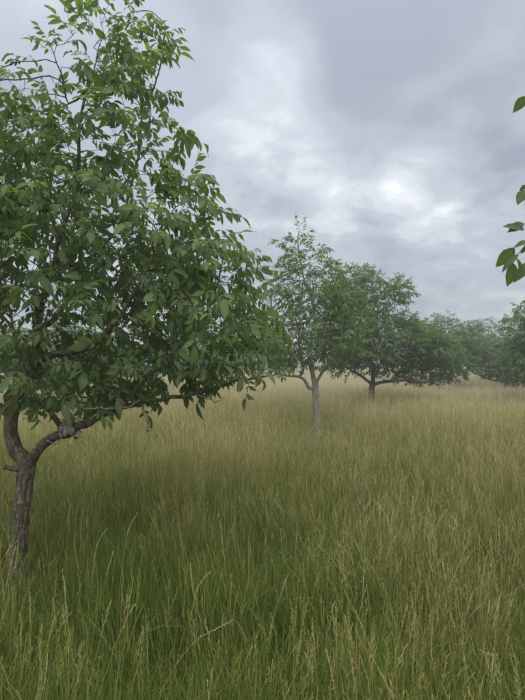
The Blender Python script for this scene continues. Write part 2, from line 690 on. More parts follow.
g1 = np.random.default_rng(21)
sk = Skeleton()
b1 = p1(18, 0)
base1 = np.array((b1[0], D1, float(ground_z(b1[0], D1))))
S1 = .07
tr_ids = sk.limb([base1 + (0, 0, -.08), base1 + (.005, 0, .05), p1(20, 560), p1(22, 520), p1(25, 490), p1(29, 466)],
                 [.11, .087, .071, .066, .063, .070], None, S1)
fork = tr_ids[-1]
mainl = sk.limb([sk.P[fork], p1(18, 450, .02), p1(11, 430, .04), p1(11, 412, .06), p1(20, 393, .07), p1(30, 378, .08), p1(36, 362, .09)],
                [.058, .053, .050, .048, .046, .044, .041], fork, S1)
lead = sk.limb([sk.P[mainl[-1]], p1(38, 335, .12), p1(39, 310, .14), p1(46, 285, .15), p1(52, 262, .16), p1(62, 225, .16), p1(74, 190, .14), p1(77, 150, .1), p1(77, 115, .06), p1(88, 75, .03), p1(98, 35, 0)],
               [.042, .036, .031, .027, .024, .019, .015, .012, .010, .007, .004], mainl[-1], S1)
rt2 = sk.limb([sk.P[mainl[-1]], p1(52, 354, .0), p1(75, 350, -.06), p1(95, 343, -.15), p1(115, 322, -.2), p1(132, 295, -.22), p1(150, 262, -.2), p1(162, 225, -.15)],
              [.034, .031, .027, .023, .018, .014, .011, .007], mainl[-1], S1)
right = sk.limb([sk.P[fork], p1(40, 450, -.05), p1(53, 437, -.1), p1(72, 432, -.14), p1(96, 418, -.16), p1(121, 407, -.16), p1(150, 401, -.12), p1(182, 397, -.05), p1(205, 391, 0), p1(224, 384, .04), p1(250, 379, .06), p1(276, 374, .08)],
                [.043, .040, .037, .033, .025, .021, .0175, .015, .012, .010, .008, .005], fork, S1)
k72 = min(range(len(right)), key=lambda k: np.linalg.norm(sk.P[right[k]] - p1(66, 434, -.12)))
riser = sk.limb([sk.P[right[k72]], p1(56, 418, -.22), p1(40, 400, -.28), p1(27, 383, -.32), p1(21, 362, -.36), p1(14, 335, -.4), p1(11, 318, -.44), p1(6, 290, -.46)],
                [.024, .020, .018, .016, .014, .011, .009, .006], right[k72], S1)
k52 = min(range(len(lead)), key=lambda k: np.linalg.norm(sk.P[lead[k]] - p1(52, 262, .16)))
fork2 = sk.limb([sk.P[lead[k52]], p1(80, 262, .3), p1(108, 240, .42), p1(125, 205, .45), p1(135, 160, .35), p1(140, 110, .22), p1(142, 60, .1)],
                [.018, .016, .013, .011, .009, .007, .004], lead[k52], S1)
leftl = sk.limb([sk.P[mainl[len(mainl) // 2]], p1(-8, 402, .05), p1(-40, 372, .1), p1(-75, 330, .12), p1(-95, 270, .1), p1(-95, 210, .05)],
                [.040, .036, .030, .024, .018, .010], mainl[len(mainl) // 2], S1)
backl = sk.limb([sk.P[lead[4]], p1(50, 322, .35), p1(66, 300, .7), p1(70, 262, .95), p1(72, 220, 1.1)], [.026, .022, .018, .014, .008], lead[4], S1)
k224 = min(range(len(right)), key=lambda k: np.linalg.norm(sk.P[right[k]] - p1(121, 407, -.16)))
rup = sk.limb([sk.P[right[k224]], p1(140, 385, -.05), p1(165, 360, .05), p1(192, 335, .1), p1(212, 300, .1), p1(222, 262, .1)],
              [.017, .014, .012, .010, .008, .005], right[k224], S1)
top_l = sk.limb([sk.P[lead[-6]], p1(66, 100, .02), p1(58, 68, -.05), p1(46, 38, -.1)], [.008, .007, .005, .003], lead[-6], S1)
top_r = sk.limb([sk.P[fork2[-5]], p1(152, 85, .1), p1(160, 48, .02), p1(163, 18, -.05)], [.007, .006, .005, .003], fork2[-5], S1)
stub = sk.limb([sk.P[fork], p1(14, 468, -.05), p1(6, 466, -.08)], [.026, .020, .017], fork, .05)


def lobe(px, py, rx, ry, depth, dy=0.0, w=1.0):
    c = p1(px, py)
    return (c[0], D1 + dy, c[2], rx * PXM, depth, ry * PXM, w)


LOBES1 = [lobe(108, 48, 48, 62, .4, 0, 1.0), lobe(118, 130, 62, 60, .55, .05, 1.0), lobe(85, 262, 130, 92, 1.15, .1, 1.0), lobe(205, 295, 50, 72, .75, .05, 1.3),
          lobe(-70, 190, 85, 115, .9, .1, .7), lobe(15, 140, 66, 78, .75, .1, 1.5), lobe(190, 215, 38, 42, .45, 0, 1.2), lobe(50, 370, 115, 32, .9, .3, 1.0), lobe(195, 378, 65, 15, .4, .1, 1.3),
          lobe(246, 328, 30, 54, .45, .05, 1.7), lobe(155, 362, 95, 16, .6, .1, 1.0), lobe(150, 60, 18, 55, .3, 0, 1.0)]
A1 = ellipsoid_points(g1, LOBES1, 2050)
A1 = A1[A1[:, 2] > 1.27]
A1 = A1[A1[:, 1] > 2.85]
sk.grow(A1, S1, .55, .10, 90, g1, gravity=.05, first=len(tr_ids) + 4)
sk.finish(.0022, 2.35, .05)
t1 = empty('walnut_tree', tuple(base1), 'big leafy walnut tree with forked mossy trunk filling the left of the picture', 'tree', 'walnut trees of the orchard')
build_wood(sk, t1, base1, .0115, M_BARK, M_BARK, M_TWIG, 26, .08)
pos, F = leaf_frames(sk, g1, 4, .0052, np.array((base1[0] + .3, D1, 2.4)), .12, .48)
pos = pos - base1
N = len(pos)
sc = g1.choice([.5, .62, .74, .84, .96], N) * g1.uniform(.9, 1.1, N); var = g1.integers(0, len(LEAF_HI), N)
Pw = pos + base1
pxx = 262.5 + FPX * Pw[:, 0] / Pw[:, 1]; pyy = HOR - FPX * (Pw[:, 2] - CAMH) / Pw[:, 1]
inside = (pxx > -5) & (pxx < 530) & (pyy > -5)
rank = np.where(inside, sc / Pw[:, 1] + .05 * g1.random(N), -1)
own = np.argsort(-rank)[:295]
rest = np.setdiff1d(np.arange(N), own)
for k in own:
    o = link('leaf', LEAF_ME[var[k]], None, t1)
    o.matrix_local = frame_matrix(F[k], pos[k], sc[k])
link('foliage', merged_leaves(LEAF_HI, pos[rest], F[rest], sc[rest], var[rest], g1, 'foliage'), M_LEAF, t1, kind='stuff')
print('near tree nodes', len(sk.P), 'leaves', N)

# grey dead twigs tangled round the right limb, and the dead hanging ends under it
dead = MB()
gd = np.random.default_rng(5)
c = p1(70, 425, -.16) - base1
for k in range(46):
    a = gd.uniform(0, 2 * math.pi)
    st = c + gd.normal(0, 1, 3) * (.030, .026, .036)
    v = norm(np.array((math.cos(a), math.sin(a) - .3, gd.uniform(-1.0, .8))))
    pts = [st]
    for q in range(3):
        v = norm(v + gd.normal(0, .42, 3))
        pts.append(pts[-1] + v * gd.uniform(.012, .038))
    V, Q, T = tube(pts, np.linspace(gd.uniform(.003, .009), .0014, len(pts)), 5, .16, k)
    dead.add(V, Q, T)
for k in range(16):
    cc = c + gd.normal(0, 1, 3) * (.024, .02, .034)
    pts = [cc + (0, 0, -.028), cc + (0, 0, -.018), cc, cc + (0, 0, .018), cc + (0, 0, .028)]
    V, Q, T = tube(pts, np.array([.006, .020, .026, .020, .005]) * gd.uniform(.7, 1.15), 9, .22, 60 + k)
    dead.add(V, Q, T)
dtw = link('dead_twig_tangle', dead.mesh('dead_twig_tangle'), M_DEAD, t1, label='grey knot of dead twigs on the right limb')
for pts, r0 in (([p1(70, 428, -.2), p1(65, 412, -.24), p1(62, 400, -.25), p1(58, 391, -.24)], .009), ([p1(71, 424, -.22), p1(78, 412, -.26), p1(95, 408, -.28), p1(125, 408, -.28), p1(140, 400, -.26)], .008),
                ([p1(143, 402, -.14), p1(145, 415, -.15), p1(150, 424, -.16), p1(147, 431, -.15), p1(156, 428, -.14)], .008),
                ([p1(196, 395, -.03), p1(208, 398, -.06), p1(218, 402, -.07), p1(223, 396, -.08)], .006),
                ([p1(72, 436, -.18), p1(82, 436, -.22), p1(89, 440, -.24)], .007), ([p1(48, 440, -.14), p1(57, 444, -.18), p1(64, 436, -.2), p1(70, 430, -.2)], .004)):
    P, R = resample([q - base1 for q in pts], np.linspace(r0, r0 * .4, len(pts)), .022)
    P[1:] += gd.normal(0, .0035, (len(P) - 1, 3))
    V, Q, T = tube(P, R, 7, .1, int(r0 * 9000))
    link('dead_branch', mesh_np('dead_branch', V, Q, T), M_DEAD, t1)


# ---- generic orchard walnut
def orchard_tree(name, label, X, Y, limbs, lobes, n_attr, seed, tip_leaves=3, step=.12, scale=1.25, thr=.02, bark=None, lm=None, extra=.45,
                 group='walnut trees of the orchard', leafscale=1.0, flt=None, own_leaves=0, sides=12, protos=None, kill=.16):
    """limbs: list of (points relative to the trunk base, radii, index of parent limb, fraction along it); lobes relative to base"""
    g = np.random.default_rng(seed)
    base = np.array((X, Y, float(ground_z(X, Y))))
    s = Skeleton(); ids = []
    for pts, rad, pi, fr in limbs:
        pts = [base + np.array(p) for p in pts]
        par = None
        if pi is not None:
            par = ids[pi][int(round(fr * (len(ids[pi]) - 1)))]
            pts[0] = np.array(s.P[par])
        ids.append(s.limb(pts, rad, par, step))
    A = ellipsoid_points(g, [(base[0] + l[0], base[1] + l[1], base[2] + l[2], l[3], l[4], l[5], l[6] if len(l) > 6 else 1) for l in lobes], n_attr)
    A = A[A[:, 2] > base[2] + 1.0]
    if flt is not None:
        A = A[flt(A)]
    s.grow(A, step, 1.0, kill, 80, g, gravity=.05, first=max(1, len(ids[0]) - 3))
    s.finish(.0035, 2.4, .06)
    root = empty(name, tuple(base), label, 'tree', group)
    build_wood(s, root, base, thr, bark or M_BARK, bark or M_BARK, M_TWIG, sides, .05)
    pr = protos or LEAF_LO
    pos, F = leaf_frames(s, g, tip_leaves, .012, base + (0, 0, 2.2), .1, extra)
    if flt is not None:
        k = flt(pos, .2)
        pos, F = pos[k], F[k]
    N = len(pos)
    sc = g.uniform(.85, 1.25, N) * leafscale; var = g.integers(0, len(pr), N)
    link('foliage', merged_leaves(pr, pos - base, F, sc, var, g, 'foliage'), lm or M_FAR, root, kind='stuff')
    print(name, 'nodes', len(s.P), 'leaves', N)
    return root, base


def rel(D, xt):
    """pixel offsets to metres for a tree whose trunk stands at pixel column xt, D metres ahead"""
    X = (xt - 262.5) / FPX * D
    z0 = float(ground_z(X, D))

    def f(px, py, dy=0.0):
        q = at(px, py, D)
        return (q[0] - X, dy, q[2] - z0)
    return X, f


# slender tree in the middle
D2 = 10.0
X2, f2 = rel(D2, 316)
m2 = D2 / FPX
L2 = [([(0, 0, -.1), (0, 0, .1), f2(317, 430), f2(316, 405), f2(315, 383)], [.11, .09, .072, .068, .066], None, 0),
      ([(0, 0, 0), f2(311, 368), f2(310, 350, .05), f2(312, 335, .05), f2(315, 315, .05), f2(311, 295, .08), f2(302, 268, .05), f2(298, 242, 0), f2(300, 226, 0)], [.05, .045, .04, .034, .028, .022, .017, .012, .007], 0, 1.0),
      ([(0, 0, 0), f2(309, 387, -.05), f2(303, 379, -.1), f2(294, 376, -.15), f2(280, 374, -.2), f2(268, 368, -.2)], [.04, .035, .03, .024, .018, .01], 0, .93),
      ([(0, 0, 0), f2(303, 368, -.2), f2(299, 352, -.25), f2(297, 330, -.25), f2(292, 305, -.2)], [.026, .024, .02, .016, .008], 2, .35),
      ([(0, 0, 0), f2(322, 372, -.1), f2(330, 360, -.25), f2(338, 340, -.35), f2(340, 315, -.4)], [.032, .028, .024, .018, .01], 0, 1.0),
      ([(0, 0, 0), f2(320, 300, .4), f2(330, 282, .6), f2(335, 262, .7)], [.02, .016, .012, .007], 1, .5),
      ([(0, 0, 0), f2(305, 318, -.1), f2(301, 300, -.15), f2(303, 282, -.2)], [.02, .016, .012, .006], 1, .4)]
LB2 = [f2(302, 250) + (24 * m2, .4, 20 * m2, .9), f2(308, 290) + (42 * m2, .85, 36 * m2, 1.0), f2(308, 335) + (50 * m2, 1.0, 32 * m2, 1.0), f2(338, 318) + (26 * m2, .8, 46 * m2, 1.3), f2(285, 352) + (18 * m2, .5, 20 * m2, .9),
       f2(276, 268) + (7 * m2, .25, 13 * m2, .6)]
orchard_tree('walnut_tree', 'slender young walnut with pale curved trunk standing alone in the mid field', X2, D2, L2, LB2, 1750, 31, 3, .10, thr=.012, bark=M_PALE, extra=.42, leafscale=.85, protos=LEAF_LO, kill=.12)

# dense spreading tree behind it
D3 = 16.0
X3, f3 = rel(D3, 371)
m3 = D3 / FPX
L3 = [([(0, 0, -.1), (0, 0, .15), f3(371, 398), f3(372, 385)], [.15, .12, .098, .10], None, 0),
      ([(0, 0, 0), f3(374, 372, .1), f3(371, 350, .2), f3(372, 325, .2), f3(378, 300, .1), f3(392, 282, 0)], [.075, .07, .06, .045, .03, .015], 0, 1.0),
      ([(0, 0, 0), f3(384, 381, -.3), f3(400, 380, -.5), f3(418, 381, -.6), f3(440, 378, -.5), f3(460, 374, -.4)], [.06, .052, .045, .035, .025, .012], 0, 1.0),
      ([(0, 0, 0), f3(360, 376, -.3), f3(348, 370, -.5), f3(335, 360, -.6)], [.05, .042, .032, .016], 0, 1.0),
      ([(0, 0, 0), f3(385, 350, .5), f3(402, 325, .8), f3(415, 305, .9)], [.04, .034, .026, .012], 1, .25),
      ([(0, 0, 0), f3(352, 330, -.3), f3(345, 305, -.5), f3(345, 285, -.5)], [.035, .03, .022, .012], 1, .3)]
LB3 = [f3(360, 296) + (36 * m3, 1.1, 28 * m3, 1.2), f3(395, 290) + (20 * m3, .8, 14 * m3, 1.3), f3(375, 340) + (50 * m3, 1.5, 34 * m3), f3(425, 352) + (35 * m3, 1.2, 26 * m3, 1.2), f3(452, 364) + (20 * m3, .8, 14 * m3, 1.3), f3(420, 372) + (36 * m3, .8, 9 * m3, 1.4), f3(345, 355) + (26 * m3, .8, 18 * m3, 1.1), f3(350, 283) + (20 * m3, .7, 16 * m3, 1.1)]
orchard_tree('walnut_tree', 'broad dense walnut with dark short trunk and low branch reaching right', X3, D3, L3, LB3, 3600, 32, 5, .13, thr=.03, extra=.8, leafscale=.95, kill=.14)


def generic(D, xt, top_py, half_px, label, seed, dens=1.0, low=1.15, trunk=.09, n=560, tips=3, lean=0.0):
    X, f = rel(D, xt)
    m = D / FPX
    H = f(xt, top_py)[2]; R = half_px * m
    g = np.random.default_rng(seed)
    fk = low * .9 + .1
    limbs = [([(0, 0, -.1), (0, 0, .15), (.02, 0, fk * .6), (.04, .02, fk)], [trunk * 1.5, trunk * 1.2, trunk, trunk], None, 0),
             ([(0, 0, 0), (.05 + lean, .1, fk + .4), (lean, .05, fk + (H - fk) * .5), (.1 + lean, 0, H - .35)], [trunk * .75, trunk * .6, trunk * .4, trunk * .12], 0, 1.0)]
    a0 = g.uniform(0, 6.28)
    for q in range(4):
        a = a0 + q * 1.57 + g.uniform(-.3, .3)
        c_, s_ = math.cos(a), math.sin(a)
        limbs.append(([(0, 0, 0), (c_ * R * .3, s_ * R * .3, fk + .15), (c_ * R * .65, s_ * R * .65, fk + .35 + g.uniform(0, .4)), (c_ * R * .85, s_ * R * .85, fk + .5 + g.uniform(0, .8))],
                      [trunk * .5, trunk * .4, trunk * .28, trunk * .12], 0, 1.0))
    zc_ = (H + low) * .5
    lb = [(lean, 0, zc_, R * .75, R * .75, (H - low) * .42)]
    for q in range(7):
        a = q * .9 + g.uniform(-.3, .3); rr = R * g.uniform(.4, .62)
        lb.append((math.cos(a) * rr, math.sin(a) * rr, g.uniform(low + .5, H - .7), R * g.uniform(.3, .42), R * .38, (H - low) * g.uniform(.14, .24), 1.2))
    lb.append((lean + .1, 0, H - .5, R * .3, R * .3, .4, 1.2))
    return orchard_tree('walnut_tree', label, X, D, limbs, lb, int(n * dens), seed, tips, .16, thr=.03, extra=.7 * dens, leafscale=1.0, sides=10, kill=.16)


generic(24, 440, 312, 45, 'rounded walnut behind the low right branch of the broad dense tree', 41, n=3000, tips=4)
generic(31, 488, 316, 26, 'thin airy walnut with sky showing through, between two dense crowns at right', 42, dens=.75, n=2000, trunk=.07, tips=3)
generic(15.5, 552, 284, 58, 'walnut crown cut off by the right edge of the picture beyond the field', 43, n=3000, tips=4)
generic(14.5, 62, 318, 84, 'pale green walnut seen through the forked trunk of the big left tree', 44, n=2600, tips=4)
generic(21, 190, 330, 60, 'small far walnut glimpsed under the right limb of the big left tree', 45, n=2000, tips=4)
generic(18, -30, 318, 60, 'walnut beyond the left edge, glimpsed past the left of the big tree', 46, n=1200, tips=4)
generic(34, 262, 335, 40, 'far walnut behind the leaf tips of the big left tree', 47, n=1200, tips=4)

generic(24, 505, 334, 52, 'low spreading walnut under the thin airy one at the far right', 48, n=2600, tips=4, low=.9)

# ---- the tree close on the right, of which only a few leaves hang into view
DR = 1.75


def out_of_view(P, marg=.10):
    return P[:, 0] > (.512 + marg) * P[:, 1] + .0


def pr(px, py, Y=DR):
    q = at(px, py, Y)
    return q


XR, YR = 2.25, 2.3
zr = float(ground_z(XR, YR))
rootR, baseR = orchard_tree('walnut_tree', 'walnut close at the right edge, only a few leaves, coloured dark as if backlit, hanging into view', XR, YR,
                            [([(0, 0, -.1), (0, 0, .1), (-.02, 0, .6), (-.05, 0, 1.15)], [.12, .095, .08, .078], None, 0),
                             ([(0, 0, 0), (-.1, .05, 1.6), (0, .1, 2.4), (.05, .1, 3.4)], [.06, .05, .035, .01], 0, 1.0),
                             ([(0, 0, 0), (-.35, -.15, 1.55), (-.75, -.35, 1.85), (-1.05, -.48, 2.05), tuple(pr(533, 232) - np.array((XR, YR, zr)))], [.045, .035, .022, .012, .004], 0, 1.0),
                             ([(0, 0, 0), (.4, -.3, 1.6), (.9, -.5, 2.1)], [.04, .03, .012], 0, 1.0),
                             ([(0, 0, 0), (.3, .5, 1.7), (.5, 1.0, 2.2)], [.04, .03, .012], 0, 1.0)],
                            [(.1, .05, 2.3, 1.0, 1.1, .9), (.1, .1, 3.1, .7, .8, .6), (.6, -.4, 2.0, .7, .7, .6)], 380, 51, 3, .09, thr=.012, lm=M_LEAF, extra=.3,
                            protos=LEAF_HI, flt=out_of_view, kill=.12, sides=18)


def hang_leaf(px0, py0, px1, py1, ln, seed, droop=.2, Y=DR, roll=0.0):
    """one leaflet of the right-hand tree from its base pixel to its tip pixel"""
    g = np.random.default_rng(seed)
    a, b = pr(px0, py0, Y), pr(px1, py1, Y + g.uniform(-.02, .03))
    d = norm(b - a); L = np.linalg.norm(b - a)
    up = norm(np.array((math.sin(roll), -math.cos(roll) * .8, .55)))
    Z = norm(up - d * up.dot(d)); Yv = np.cross(Z, d)
    V, Q, mid = leaflet(L, L * ln, True, g)
    V = V @ np.stack([d, Yv, Z], 1).T + a - baseR
    link('leaf', mesh_np('leaf', V, Q, None, {'mid': mid, 'tint': np.full(len(V), .15 * g.random())}), M_LEAF, rootR)  # low tint puts the dark backlit look into the leaf colour


P, R = resample([pr(533, 232) - baseR, pr(526, 246) - baseR, pr(519, 254) - baseR, pr(513, 262) - baseR], [.0024, .002, .0016, .001], .02)
V, Q, T = tube(P, R, 5)
link('leaf_stalk', mesh_np('leaf_stalk', V, Q, T), M_TWIG, rootR)
P, R = resample([pr(533, 232) - baseR, pr(528, 205) - baseR, pr(530, 150) - baseR, pr(532, 90) - baseR], [.0024, .002, .0016, .001], .02)
V, Q, T = tube(P, R, 5)
link('leaf_stalk', mesh_np('leaf_stalk', V, Q, T), M_TWIG, rootR)
for k, a in enumerate(((526, 229, 507, 222, .5), (527, 222, 509, 229, .5), (516, 247, 499, 266, .55), (520, 254, 503, 266, .35), (514, 262, 511, 286, .5), (518, 258, 524, 276, .48),
                       (528, 188, 519, 202, .5), (530, 183, 521, 190, .5), (531, 92, 518, 107, .6), (530, 240, 517, 243, .4), (531, 246, 522, 252, .5), (528, 262, 519, 281, .45))):
    hang_leaf(a[0], a[1], a[2], a[3], a[4], 300 + k, Y=DR + .01 * (k % 3), roll=.3 * ((k % 3) - 1))

# ---- far-off wood that closes the field
gw = np.random.default_rng(90)
nw = 16000
wx = gw.uniform(-75, 75, nw)
wtop = 3.6 + 1.3 * np.sin(wx * .31 + 1) * np.sin(wx * .13) + .8 * np.sin(wx * .83 + 2)
wy = 72 + gw.normal(0, 2.2, nw) + 3 * np.sin(wx * .1)
wz = gw.random(nw) ** .8 * wtop + .4
wp = np.stack([wx, wy, wz + ground_z(wx, wy)], 1)
Xd = norm(gw.normal(size=(nw, 3)) * (1, 1, .4)); up = np.array((0, 0, 1.)) + gw.normal(0, .5, (nw, 3))
Zd = norm(up - Xd * (up * Xd).sum(1, keepdims=True)); Fd = np.stack([Xd, np.cross(Zd, Xd), Zd], 2)
wood = link('distant_wood', merged_leaves(LEAF_LO, wp, Fd, gw.uniform(1.8, 3.2, nw), gw.integers(0, len(LEAF_LO), nw), gw, 'distant_wood'), M_FAR,
            kind='stuff', label='far line of trees closing the field on the horizon', category='wood')

# ------------------------------------------------------------------ meadow
PROTO = bpy.data.collections.new('meadow_prototypes')


def blade(mb, g, root, h, w, az, bend, hue, tint, segs=4):
    t = np.linspace(0, 1, segs + 1)
    out = np.array((math.cos(az), math.sin(az), 0.)); side = np.array((-math.sin(az + g.uniform(-.8, .8)), math.cos(az), 0.)); side /= np.linalg.norm(side)
    ctr = root + out * (bend * h * t ** 2)[:, None] + np.array((0, 0, 1.)) * (h * (t - .38 * bend * t ** 2.5))[:, None]
    wd = w * np.array([.8, 1, .85, .55, .04])[:segs + 1] if segs == 4 else w * np.interp(t, [0, .3, 1], [.8, 1, .04])
    V = np.stack([ctr - side * wd[:, None] * .5, ctr + side * wd[:, None] * .5], 1).reshape(-1, 3)
    k = np.arange(segs) * 2
    mb.add(V, np.stack([k, k + 1, k + 3, k + 2], 1), hue=np.repeat(hue + .22 * t ** 2, 2), tint=tint, red=0)


def stalk(mb, g, root, h, az, bend, kind, hue, tint, thick=.0011, hl=None):
    """grass stem with a seed head"""
    t = np.linspace(0, 1, 6)
    out = np.array((math.cos(az), math.sin(az), 0.))
    P = root + out * (bend * h * t ** 2.2)[:, None] + np.array((0, 0, 1.)) * (h * (t - .30 * bend * t ** 3))[:, None]
    V, Q, T = tube(P, np.linspace(thick, thick * .6, 6), 3)
    red = (.25, 0, .9)[kind] * g.random()
    mb.add(V, Q, T, hue=np.clip(hue + .12 * np.concatenate([np.repeat(t, 3), [1]]), 0, 1.2), tint=tint, red=red)
    hl = hl or g.uniform(.07, .15)
    ax = norm(P[-1] - P[-2])
    nodes = {0: 11, 1: 16, 2: 13}[kind]
    for q in range(nodes):
        u = q / (nodes - 1)
        c_ = P[-1] + ax * (u - .85) * hl + out * (bend * .25 * hl * u * u) - np.array((0, 0, bend * .25 * hl * u * u))
        spread = {0: .45, 1: .22, 2: .8}[kind] * (1 - .55 * u) * g.uniform(.5, 1.3)
        a = g.uniform(0, 6.28)
        v = norm(ax + spread * np.array((math.cos(a), math.sin(a), g.uniform(-.3, .3))))
        ln = {0: .018, 1: .011, 2: .020}[kind] * g.uniform(.7, 1.25)
        wd = {0: .0024, 1: .0032, 2: .0018}[kind]
        s_ = norm(np.cross(v, norm(g.normal(size=3))))
        c2 = c_ + v * ln * (.5 if kind != 2 else .75)
        mb.add([c_, c2 - s_ * wd * .7, c_ + v * ln * 1.15, c2 + s_ * wd * .7], [[0, 1, 2, 3]], hue=hue + .12, tint=tint + g.uniform(-.2, .2), red=red)


protos = []


def proto(mb, name):
    o = bpy.data.objects.new(name, mb.mesh(name))
    o.data.materials.append(M_GRASS)
    PROTO.objects.link(o)
    protos.append(o)
    return len(protos) - 1


NT, NS, NM, NF, NG = 7, 8, 5, 5, 5
names = []


def sward(seed, rad, n, hlo, hhi, wlo, whi, dryshare, segs, huehi=.2):
    """a round patch of blades standing in tussocks"""
    g = np.random.default_rng(seed); mb = MB()
    nc = int(38 * rad / .36)
    ca = g.uniform(0, 6.283, nc); cr = rad * np.sqrt(g.random(nc))
    cen = np.stack([cr * np.cos(ca), cr * np.sin(ca)], 1); chh = g.uniform(.6, 1.2, nc); chu = g.uniform(-.07, .10, nc); cspread = g.uniform(.035, .085, nc) * rad / .36
    for q in range(n):
        k = g.integers(nc)
        if g.random() < .3:
            r = rad * math.sqrt(g.random()); a = g.uniform(0, 6.283)
            x, y, az = r * math.cos(a), r * math.sin(a), g.uniform(0, 6.283)
        else:
            dx, dy = g.normal(0, cspread[k], 2)
            x, y = cen[k, 0] + dx, cen[k, 1] + dy
            az = math.atan2(dy, dx) + g.normal(0, .9)
        blade(mb, g, np.array((x, y, -.02)), g.uniform(hlo, hhi) * chh[k], g.uniform(wlo, whi), az, abs(g.normal(0, .36)) + .04,
              (g.uniform(.5, .75) if g.random() < dryshare else max(0, g.uniform(0, huehi) + chu[k])), g.random(), segs)
    return mb


def seeding(seed, rad, n, hlo, hhi, thick, hue0, hue1):
    g = np.random.default_rng(seed); mb = MB()
    for q in range(n):
        r = rad * math.sqrt(g.random()); a = g.uniform(0, 6.283)
        stalk(mb, g, np.array((r * math.cos(a), r * math.sin(a), 0)), g.uniform(hlo, hhi), g.uniform(0, 6.283), abs(g.normal(0, .13)) + .01, (0, 1, 2)[(q + seed) % 3],
              g.uniform(hue0, hue1), g.random(), thick)
    return mb


for k in range(NT):
    names.append(('a%02d' % k, sward(400 + k, .36, 1900, .17, .50, .0026, .0056, .07, 4)))
for k in range(NS):
    names.append(('b%02d' % k, seeding(500 + k, .2, 36, .40, .84, .0010, .30, .78)))
for k in range(NM):
    names.append(('c%02d' % k, sward(550 + k, .5, 1700, .2, .52, .0045, .009, .13, 3)))
for k in range(NF):
    names.append(('d%02d' % k, sward(600 + k, .75, 800, .22, .55, .008, .016, .22, 2, .3)))
for k in range(NG):
    names.append(('e%02d' % k, seeding(700 + k, .6, 130, .5, .88, .0017, .45, .85)))
for nm, mb in names:
    proto(mb, nm)


def vnoise(x, y, sc_, seed):
    """smooth value noise in 0..1"""
    g = np.random.default_rng(seed)
    G = g.random((64, 64))
    u = x / sc_ + 31.3; v = y / sc_ + 17.7
    i = np.floor(u).astype(int); j = np.floor(v).astype(int)
    fu = u - i; fv = v - j
    fu = fu * fu * (3 - 2 * fu); fv = fv * fv * (3 - 2 * fv)
    q = lambda a, b: G[a % 64, b % 64]
    return (q(i, j) * (1 - fu) + q(i + 1, j) * fu) * (1 - fv) + (q(i, j + 1) * (1 - fu) + q(i + 1, j + 1) * fu) * fv


def scatter(r0, r1, sp, half, g):
    n = int(2 * r1 / sp) + 2
    i, j = np.meshgrid(np.arange(-n, n), np.arange(0, n), indexing='ij')
    x = (i.ravel() + g.uniform(-.5, .5, i.size)) * sp; y = (j.ravel() + g.uniform(-.5, .5, i.size)) * sp - 1.5
    r = np.hypot(x, y); a = np.abs(np.arctan2(x, y + .6))
    k = (r >= r0) & (r < r1) & (a < half) & (y > .35)
    return x[k], y[k]


HALF = math.radians(43)
gs = np.random.default_rng(77)
PT = {k: [] for k in ('p', 'i', 'r', 's', 'd')}


def strew(r0, r1, sp, first, count, sxy, kind):
    x, y = scatter(r0, r1, sp, HALF, gs)
    big = vnoise(x, y, 2.3, 1); fine = vnoise(x, y, .7, 2)
    dryp = .55 * big + .45 * fine
    dist = np.hypot(x, y)
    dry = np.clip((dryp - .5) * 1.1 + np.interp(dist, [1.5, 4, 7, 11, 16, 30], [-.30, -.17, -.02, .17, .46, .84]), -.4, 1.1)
    if kind == 'stalk':
        dens = np.clip(np.interp(dist, [1.5, 3.5, 6, 9, 13], [.36, .44, .60, .82, 1.0]) * (.4 + 1.2 * big), .08, 1)
        k = gs.random(len(x)) < dens
        x, y, dry, big, fine = x[k], y[k], dry[k], big[k], fine[k]
    n = len(x)
    hz = (.72 + .5 * vnoise(x, y, 1.6, 3) + .18 * gs.normal(size=n)).clip(.45, 1.4)
    # shorter growth right at the trunks
    for tx, ty, rr in ((base1[0], base1[1], .45), (X2, D2, .4)):
        dd = np.hypot(x - tx, y - ty)
        hz = hz * np.interp(dd, [0, rr], [.5 if kind == 'blade' else .62, 1])
    PT['p'].append(np.stack([x, y, ground_z(x, y)], 1))
    PT['i'].append(first + gs.integers(0, count, n))
    PT['r'].append(np.stack([gs.normal(0, .10, n), gs.normal(0, .10, n), gs.uniform(0, 6.283, n)], 1))
    s0 = sxy * gs.uniform(.85, 1.25, n)
    PT['s'].append(np.stack([s0, s0, hz], 1))
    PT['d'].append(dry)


o1 = NT; o2 = o1 + NS; o3 = o2 + NM; o4 = o3 + NF
strew(.9, 6.8, .38, 0, NT, 1.0, 'blade')
strew(.9, 6.8, .22, o1, NS, 1.0, 'stalk')
strew(6.5, 17.3, .56, o2, NM, 1.0, 'blade')
strew(6.5, 17.3, .24, o1, NS, 1.2, 'stalk')
strew(17, 70, .9, o3, NF, 1.0, 'blade')
strew(17, 70, .55, o4, NG, 1.0, 'stalk')
PT = {k: np.concatenate(v) for k, v in PT.items()}
me = bpy.data.meshes.new('meadow_grass')
n = len(PT['p'])
me.vertices.add(n)
me.vertices.foreach_set('co', PT['p'].astype(np.float32).ravel())
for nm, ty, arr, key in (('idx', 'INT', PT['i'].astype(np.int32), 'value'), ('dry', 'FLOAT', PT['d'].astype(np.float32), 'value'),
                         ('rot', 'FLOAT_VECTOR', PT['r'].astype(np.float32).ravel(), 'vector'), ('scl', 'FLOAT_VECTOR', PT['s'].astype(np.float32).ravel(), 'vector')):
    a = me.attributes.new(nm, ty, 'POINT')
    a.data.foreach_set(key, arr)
print('grass instances', n)
grass = link('meadow_grass', me, M_GRASS, kind='stuff', label='long seeding meadow grass, green below and straw coloured above', category='grass')
ng = bpy.data.node_groups.new('strew_grass', 'GeometryNodeTree')
ng.interface.new_socket('Geometry', in_out='INPUT', socket_type='NodeSocketGeometry')
